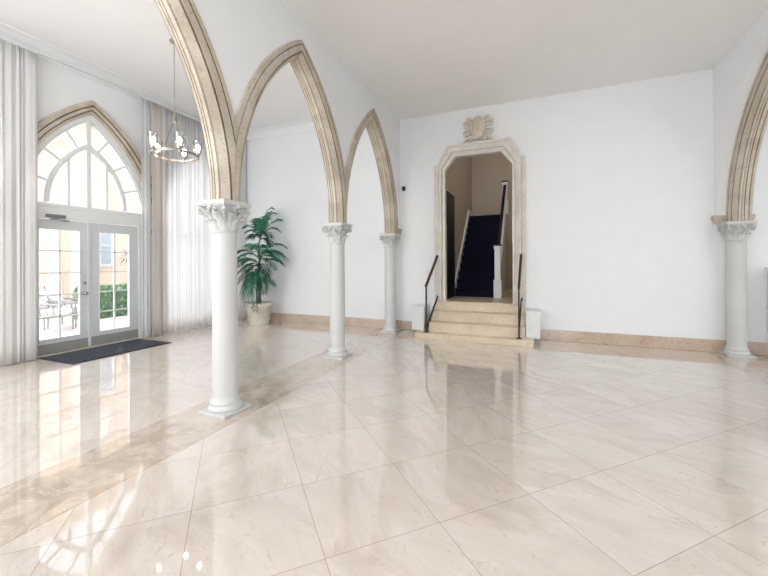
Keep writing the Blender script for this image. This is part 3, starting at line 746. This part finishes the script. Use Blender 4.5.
# ------------------------------------------------------------------ entrance steps
t = thing('marble_steps', 'cream marble steps leading up to the stair doorway', 'steps', (CX, YB, 0))
bm = bmesh.new(); box(bm, -1.135, 1.05, -.786, -.0, 0, .108, bev=.006); obj('bottom_slab', bm, M['step'], t)
ry = [-.552, -.286, -.012]; rz = [.108, .296, .483, .67]
for i in range(3):
    bm = bmesh.new(); box(bm, -.905, .905, ry[i], -.001, rz[i], rz[i+1]-.03)
    box(bm, -.905, .905, ry[i]-.02, -.001, rz[i+1]-.03, rz[i+1], bev=.008); obj('step', bm, M['step'], t)
def block(label, x0, x1):
    q = thing('plinth_block', label, 'block', ((x0+x1)/2, 7.42, 0), group='white blocks flanking the steps')
    w = (x1-x0)/2
    bm = bmesh.new(); box(bm, -w, w, -.31+.06, .246, .108, .6, bev=.004); obj('body', bm, M['white'], q)
    return q
block('white block at the left end of the marble steps', -2.375, -2.115); block('white block at the right end of the marble steps', -.175, .072)

def handrail(label, x, xt):
    q = thing('handrail', label, 'handrail', (x, 7.035, .108), group='black handrails at the steps')
    d = xt-x
    obj('post', BX(-.014, .014, -.014, .014, .008, .93), M['black'], q)
    obj('foot_plate', BX(-.05, .05, -.05, .05, 0, .01, bev=.002), M['black'], q)
    bm = bmesh.new(); bar(bm, (0, -.03, .905), (d, .475, 1.52), .042, .03); bar(bm, (d, .475, 1.52), (d, .535, 1.54), .042, .03); obj('rail', bm, M['bronze'], q)
    bm = bmesh.new(); bar(bm, (0, .0, .06), (d, .495, .67), .024, .03); obj('lower_rail', bm, M['black'], q)
    obj('wall_bracket', BX(d-.025, d+.025, .495, .565, .64, .70), M['black'], q); obj('wall_bracket', BX(d-.02, d+.02, .495, .565, 1.48, 1.52), M['black'], q)
handrail('black handrail on the left of the marble steps', -2.025, -1.915); handrail('black handrail on the right of the marble steps', -.285, -.262)

# ------------------------------------------------------------------ stair hall beyond the doorway
HY0, HY1 = YB+.3, 11.75
HXL, HXR = -1.86, 1.4
hallbm = bmesh.new(); box(hallbm, OX0, OX1, YB+.001, HY0, .2, ZL); box(hallbm, HXL, HXR, HY0, HY1, .2, ZL)
struct(obj('floor_hall', hallbm, M['step']))
struct(obj('wall_hall_left', BX(HXL-.2, HXL, HY0, HY1, .2, 5.6), M['beige']))
struct(obj('wall_hall_back', BX(HXL-.2, HXR+.2, HY1, HY1+.2, .2, 5.6), M['beige']))
struct(obj('wall_hall_right', BX(HXR, HXR+.2, HY0, HY1, .2, 5.6), M['beige']))
struct(obj('ceiling_hall', BX(HXL-.2, HXR+.2, HY0, HY1+.2, 5.6, 5.8), M['beige']))
st = thing('staircase', 'dark blue carpeted staircase seen through the doorway', 'staircase', (-1.355, 8.85, ZL))
RI, TR, NS = .2, .215, 11; WX = .495
bm = bmesh.new(); poly = [(0, 0)]
for i in range(NS): poly += [(i*TR-.015, (i+1)*RI-.03), (i*TR-.02, (i+1)*RI), ((i+1)*TR, (i+1)*RI)]
yend = HY1-8.85-.002
poly = [(0, 0)]
for i in range(NS):
    poly += [(i*TR, (i+1)*RI-.035), (i*TR-.02, (i+1)*RI-.03), (i*TR-.02, (i+1)*RI-.004), ((i+1)*TR, (i+1)*RI-.004)] if i < NS-1 else [(i*TR, (i+1)*RI-.035), (i*TR-.02, (i+1)*RI-.03), (i*TR-.02, (i+1)*RI), (yend, (i+1)*RI)]
poly.append((yend, 0))
prism_yz(bm, poly, -WX+.035, WX); obj('carpet_steps', bm, M['carpet'], st)
bm = bmesh.new(); ex = NS*TR
prism_yz(bm, [(-.06, 0), (-.06, .22), (ex-TR, (NS)*RI+.18), (yend, NS*RI+.18), (yend, NS*RI), (ex-TR, NS*RI), (0, 0)], -WX-.008, -WX+.033); obj('stringer', bm, M['white'], st)
bm = bmesh.new()
prism_yz(bm, [(.06, 0), (.06, .14), (ex-TR, NS*RI+.05), (yend, NS*RI+.05), (yend, 0)], WX+.002, WX+.06); obj('side_panel', bm, M['surround'], st)
def newel(y, z, h):
    bm = bmesh.new(); x = WX+.05
    box(bm, x-.088, x+.088, y-.088, y+.088, z, z+.42, bev=.01); box(bm, x-.066, x+.066, y-.066, y+.066, z+.42, z+h-.09, bev=.006); box(bm, x-.08, x+.08, y-.08, y+.08, z+h-.09, z+h-.02, bev=.008)
    o = obj('newel_post', bm, M['white'], st)
    bm = bmesh.new(); box(bm, x-.092, x+.092, y-.092, y+.092, z+h-.02, z+h+.015, bev=.006); obj('cap', bm, M['black'], o)
newel(-.09, 0, 1.22); newel(ex-.15, NS*RI, .95)
bm = bmesh.new(); bar(bm, (WX+.05, .03, 1.12), (WX+.05, ex-.22, NS*RI+.82), .07, .07); obj('handrail', bm, M['black'], st)
for i in range(1, NS):
    bm = bmesh.new(); z0 = i*RI*1.0+.06; y = i*TR; z1 = 1.09+(NS*RI+.82-1.12)*(y-.03)/(ex-.25)-.02
    box(bm, WX+.036, WX+.064, y-.014, y+.014, z0, z1); obj('baluster', bm, M['white'], st)
d3 = struct(bpy.data.objects.new('door_3', None)); COL.objects.link(d3); d3.location = (HXL, 8.0, ZL)
obj('door_panel', BX(.0, .05, .02, .80, .01, 2.42, bev=.004), M['black'], d3)
bm = bmesh.new(); lathe(bm, [(.02, 0), (.012, .02), (.024, .05), (.008, .06)], 14); bmesh.ops.rotate(bm, verts=bm.verts[:], cent=(0, 0, 0), matrix=Matrix.Rotation(PI/2, 3, 'Y')); bmesh.ops.translate(bm, verts=bm.verts[:], vec=(.05, .74, 1.0)); obj('door_knob', bm, M['steel'], d3, smooth=40)
# panelled wall and dark door edge deeper in the hall on the right
struct(obj('trim_6', BX(-.60, -.22, 10.62, 10.7, ZL, 3.0), M['surround']))
d4 = struct(bpy.data.objects.new('door_4', None)); COL.objects.link(d4); d4.location = (-.53, 9.3, ZL)
obj('door_panel', BX(0, .5, 0, .05, .01, 1.30), M['black'], d4)

# ------------------------------------------------------------------ small wall fittings
t = thing('security_camera', 'small black and white camera on the far wall beside the arcade', 'camera', (-2.73, YB, 3.13))
obj('mount_plate', BX(-.05, .03, -.012, 0, -.06, .07, bev=.004), M['plate'], t)
bm = bmesh.new(); tube(bm, [(-.01, -.01, -.03), (-.005, -.05, -.035), (.03, -.07, .0)], .011, 8); obj('bracket', bm, M['plate'], t, smooth=60)
bm = bmesh.new(); lathe(bm, [(.012, -.05), (.035, -.045), (.04, 0), (.036, .04), (.01, .05)], 18, .045, -.085); obj('camera_body', bm, M['black'], t, smooth=40)
t = thing('light_switch', 'white switch plate left of the stone doorway surround', 'switch', (-2.16, YB, 1.28))
obj('plate', BX(-.04, .04, -.008, 0, -.06, .06, bev=.003), M['plate'], t); obj('toggle', BX(-.012, .012, -.016, -.008, -.025, .025, bev=.003), M['plate'], t)
t = thing('wall_outlet', 'small white outlet low on the wall above the left white block', 'outlet', (-2.2, YB, .73))
obj('plate', BX(-.035, .035, -.008, 0, -.055, .055, bev=.003), M['plate'], t); obj('socket', BX(-.018, .018, -.011, -.008, -.04, .04), M['iron'], t)
t = thing('sprinkler', 'small ceiling sprinkler seen through the middle arch', 'sprinkler', (-4.75, 5.55, ZB))
bm = bmesh.new(); lathe(bm, [(.04, 0), (.04, -.008), (.012, -.012), (.01, -.04), (.022, -.042), (.022, -.046)], 18); obj('rosette', bm, M['steel'], t, smooth=40)
t = thing('wall_cabinet', 'white narrow cabinet at the right edge against the far wall', 'cabinet', (3.78, YB-.022, 0))
obj('body', BX(-.40, .40, -.33, 0, .06, 1.36, bev=.006), M['white'], t); obj('top', BX(-.43, .43, -.36, 0, 1.36, 1.40, bev=.006), M['white'], t); obj('foot_rail', BX(-.38, .38, -.30, 0, 0, .06), M['white'], t)
for s in (-1, 1):
    o = obj('door', BX(*sorted((s*.01, s*.385)), -.348, -.331, .1, 1.32, bev=.004), M['white'], t)
    bm = bmesh.new(); bmesh.ops.create_uvsphere(bm, u_segments=12, v_segments=8, radius=.014, matrix=Matrix.Translation((s*.04, -.36, .8))); obj('knob', bm, M['steel'], o, smooth=60)

# ------------------------------------------------------------------ outside
struct(obj('floor_patio', BX(-24, XW-.25, -10, 24, -.14, -.02), M['patio']))
XB = -13.2
bl = thing('courtyard_building', 'peach building across the patio, seen through the glazed doors', 'building', (XB, 6, -.02))
obj('wall', BX(-.4, 0, -9, 12, 0, 6.2), M['peach'], bl)
bm = bmesh.new()
for k in range(10): box(bm, -1.4-.0+.28*k*0-.28*k, .5-.28*k, -9.4, 12.4, 6.2+.16*k, 6.2+.16*(k+1)-.03)
obj('roof', bm, M['roof'], bl)
for y in (-2.4, .15, .72, 3.6):
    bm = bmesh.new(); box(bm, 0, .16, y-.14, y+.14, 0, 3.2); box(bm, 0, .2, y-.2, y+.2, 3.2, 3.35); obj('pilaster', bm, M['cream'], bl)
for y, z0, z1 in ((1.42, 1.5, 2.75), (5.0, 1.55, 2.75), (-1.4, 3.9, 5.0)):
    bm = bmesh.new(); box(bm, 0, .06, y-.42, y+.42, z0-.08, z0); box(bm, 0, .05, y-.42, y-.34, z0, z1); box(bm, 0, .05, y+.34, y+.42, z0, z1); box(bm, 0, .05, y-.42, y+.42, z1, z1+.08); box(bm, 0, .04, y-.02, y+.02, z0, z1); box(bm, 0, .04, y-.36, y+.36, (z0+z1)/2-.02, (z0+z1)/2+.02)
    o = obj('window', bm, M['white'], bl); obj('pane', BX(-.01, .015, y-.36, y+.36, z0, z1), M['pane'], o)
# pointed arch moulding and cornice on the building's front
bm = bmesh.new(); archivolt(bm, [(0, .0, 0), (0, .16, 0), (.24, .2, 0), (.24, .0, 0)], n=30, ap=(1.05, .24, 2.05, 2.35))
bmesh.ops.translate(bm, verts=bm.verts[:], vec=(0, .35, 3.2)); obj('arch_moulding', bm, M['cream'], bl, smooth=30)
def leafy(bm, x0, x1, y0, y1, z0, z1, n, s, rnd):
    for _ in range(n):
        f = rnd.random(); p = [rnd.uniform(x0, x1), rnd.uniform(y0, y1), rnd.uniform(z0, z1)]
        k = rnd.choice((0, 0, 1, 2, 2))
        p[k] = ((x1, x0)[f < .2], (y0, y1)[f < .5], z1)[k]+rnd.uniform(-.06, .06)
        a = Vector((rnd.uniform(-1, 1), rnd.uniform(-1, 1), rnd.uniform(-.6, 1))).normalized(); b = a.cross(Vector((rnd.uniform(-1, 1), rnd.uniform(-1, 1), 1))).normalized()
        c = Vector(p); bm.faces.new([bm.verts.new(c+q) for q in (-a*s, b*s*.45, a*s, -b*s*.45)])
hd = thing('hedge', 'clipped green hedge outside, seen low through the glazed doors', 'hedge', (-11.4, 7.9, -.02))
obj('hedge_core', BX(-.28, .28, -1.9, 2.6, 0, .78), M['hedgecore'], hd)
bm = bmesh.new(); leafy(bm, -.33, .33, -1.95, 2.65, .0, .84, 5200, .05, random.Random(2)); obj('foliage', bm, M['hedge'], hd)
dr = thing('courtyard_plant', 'small spiky palm outside, seen through the right glazed door', 'plant', (-12.3, 7.8, -.02))
bm = bmesh.new(); tube(bm, [(0, 0, 0), (.03, .02, .9), (0, .0, 1.75)], [.05, .04, .03], 8); obj('stem', bm, M['trunk'], dr, smooth=60)
bm = bmesh.new(); rnd = random.Random(4)
for k in range(26):
    a = rnd.uniform(0, 2*PI); el = rnd.uniform(-.2, 1.2); L_ = rnd.uniform(.45, .75); d = Vector((math.cos(a)*math.cos(el), math.sin(a)*math.cos(el), math.sin(el)))
    b = Vector((0, 0, 1.7)); m1 = b+d*L_*.5; tip = b+d*L_+Vector((0, 0, -.28*L_)); s = d.cross(U_).normalized()*.025
    bm.faces.new([bm.verts.new(q) for q in (b, m1+s, tip, m1-s)])
obj('leaf_crown', bm, M['leaf3'], dr)
def chair(label, loc, rz):
    q = thing('patio_chair', label, 'chair', loc, rz, group='cushioned chairs on the patio')
    for sx in (-1, 1):
        for sy in (-1, 1):
            bm = bmesh.new(); tube(bm, [(sx*.31, sy*.27, 0), (sx*.29, sy*.27, .36), (sx*.29, sy*.25, .62 if sy < 0 else .7)], .017, 8); obj('leg', bm, M['iron'], q, smooth=60)
        bm = bmesh.new(); tube(bm, [(sx*.29, -.30, .60), (sx*.30, -.1, .64), (sx*.29, .26, .66)], .018, 8)
        for k in range(4): tube(bm, [(sx*.29, -.2+.12*k, .38), (sx*.29, -.14+.12*k, .63)], .008, 6); tube(bm, [(sx*.29, -.14+.12*k, .38), (sx*.29, -.2+.12*k, .63)], .008, 6)
        obj('armrest', bm, M['iron'], q, smooth=60)
    bm = bmesh.new()
    for y in (-.27, .27): tube(bm, [(-.29, y, .35), (.29, y, .35)], .014, 6)
    for x in (-.29, .29): tube(bm, [(x, -.27, .35), (x, .27, .35)], .014, 6)
    obj('seat_frame', bm, M['iron'], q, smooth=60); bm = bmesh.new()
    tube(bm, [(-.29, .26, .66), (-.27, .36, 1.0), (.27, .36, 1.0), (.29, .26, .66)], .015, 6); obj('back_frame', bm, M['iron'], q, smooth=60)
    bm = bmesh.new(); box(bm, -.27, .27, -.29, .27, .37, .51, bev=.05); obj('seat_cushion', bm, M['cushion'], q, smooth=60)
    bm = bmesh.new(); box(bm, -.26, .26, -.08, .08, 0, .56, bev=.06); bmesh.ops.rotate(bm, verts=bm.verts[:], cent=(0, 0, 0), matrix=Matrix.Rotation(-.2, 3, 'X')); bmesh.ops.translate(bm, verts=bm.verts[:], vec=(0, .24, .5)); obj('back_cushion', bm, M['cushion'], q, smooth=60)
    return q
chair('nearer white cushioned patio chair outside the left glazed door', (-9.96, 4.62, -.02), math.radians(130))
chair('farther white cushioned patio chair outside, half behind the nearer one', (-10.46, 5.2, -.02), math.radians(130))

# ------------------------------------------------------------------ light
W = bpy.data.worlds.new('sky'); S.world = W; W.use_nodes = True
nt = W.node_tree; bg = nt.nodes['Background']
sky = nt.nodes.new('ShaderNodeTexSky'); sky.sky_type = 'NISHITA'; sky.sun_disc = False; sky.sun_elevation = math.radians(55); sky.sun_rotation = math.radians(200)
sky.dust_density = 3; sky.ozone_density = 1
hs = nt.nodes.new('ShaderNodeHueSaturation'); hs.inputs['Saturation'].default_value = .35
nt.links.new(sky.outputs[0], hs.inputs['Color']); nt.links.new(hs.outputs[0], bg.inputs[0])
bg.inputs[1].default_value = .72
def area(name, loc, size, rot, power, col=(1, 1, 1)):
    l = bpy.data.lights.new(name, 'AREA'); l.shape = 'RECTANGLE'; l.size, l.size_y = size; l.energy = power; l.color = col
    o = bpy.data.objects.new(name, l); COL.objects.link(o); o.location = loc; o.rotation_euler = rot; return o
# daylight by the window wall; added fill at right bay and solid front wall
DAY = (.90, .96, 1)
for i, yc in enumerate(WIN_Y):
    if i == 2: continue
    area('daylight_left', (XW-.45, yc, 2.2), (3.6, 2.1), (0, -PI/2, 0), 230 if i < 3 else 48, DAY)
for yc in (-2.2, .4, 3.0, 5.6):
    area('right_window_fill', (XR_B+.5, yc, 2.2), (3.6, 2.1), (0, PI/2, 0), 22, DAY)
area('front_fill', (0, YN+.02, 2.3), (4.6, 3.4), (PI/2, 0, 0), 110, DAY)  # added fill light, no window in this wall
area('front_fill', (-5.2, YN+.02, 2.3), (3.0, 3.4), (PI/2, 0, 0), 150, DAY)
# unseen point lights added to fill the hall and bays
def lamp(name, loc, power, col):
    l = bpy.data.lights.new(name, 'POINT'); l.energy = power; l.shadow_soft_size = .45; l.color = col
    o = bpy.data.objects.new(name, l); COL.objects.link(o); o.location = loc
lamp('hall_fill', (0.2, -2.6, 3.2), 150, (.97, .985, 1)); lamp('bay_fill', (-5.2, -1.6, 3.9), 190, (.97, .985, 1)); lamp('right_bay_fill', (5.3, 3.6, 3.9), 80, (.97, .985, 1))
l = bpy.data.lights.new('landing_fill', 'POINT'); l.energy = 9; l.shadow_soft_size = .25; l.color = (1, .93, .84)  # unseen point light added to brighten the stair hall
o = bpy.data.objects.new('landing_fill', l); COL.objects.link(o); o.location = (.3, 9.9, 4.6)

# ------------------------------------------------------------------ camera
f, th, pit, rol, v0 = 363.7527, .3952, .0007, -.0042, 262.1978
Fv = Vector((-math.sin(th)*math.cos(pit), math.cos(th)*math.cos(pit), math.sin(pit)))
Rv = Vector((math.cos(th), math.sin(th), 0)); Uv = Rv.cross(Fv)
R2 = math.cos(rol)*Rv+math.sin(rol)*Uv; U2 = -math.sin(rol)*Rv+math.cos(rol)*Uv
cd = bpy.data.cameras.new('camera'); cd.sensor_width = 36; cd.sensor_fit = 'HORIZONTAL'; cd.lens = f/768*36
cd.shift_y = -(288-v0)/768; cd.clip_start = .05; cd.clip_end = 200
co = bpy.data.objects.new('camera', cd); COL.objects.link(co)
mw = Matrix((R2, U2, -Fv)).transposed().to_4x4(); mw.translation = Vector((0, 0, 1.5)); co.matrix_world = mw
S.camera = co
S.view_settings.view_transform = 'Standard'; S.view_settings.look = 'None'; S.view_settings.gamma = 1; S.view_settings.use_curve_mapping = False
S.view_settings.exposure = 0.12
S.cycles.use_denoising = True; S.cycles.max_bounces = 10; S.cycles.diffuse_bounces = 5; S.cycles.transparent_max_bounces = 16
S.cycles.caustics_reflective = False; S.cycles.caustics_refractive = False; S.cycles.sample_clamp_indirect = 6
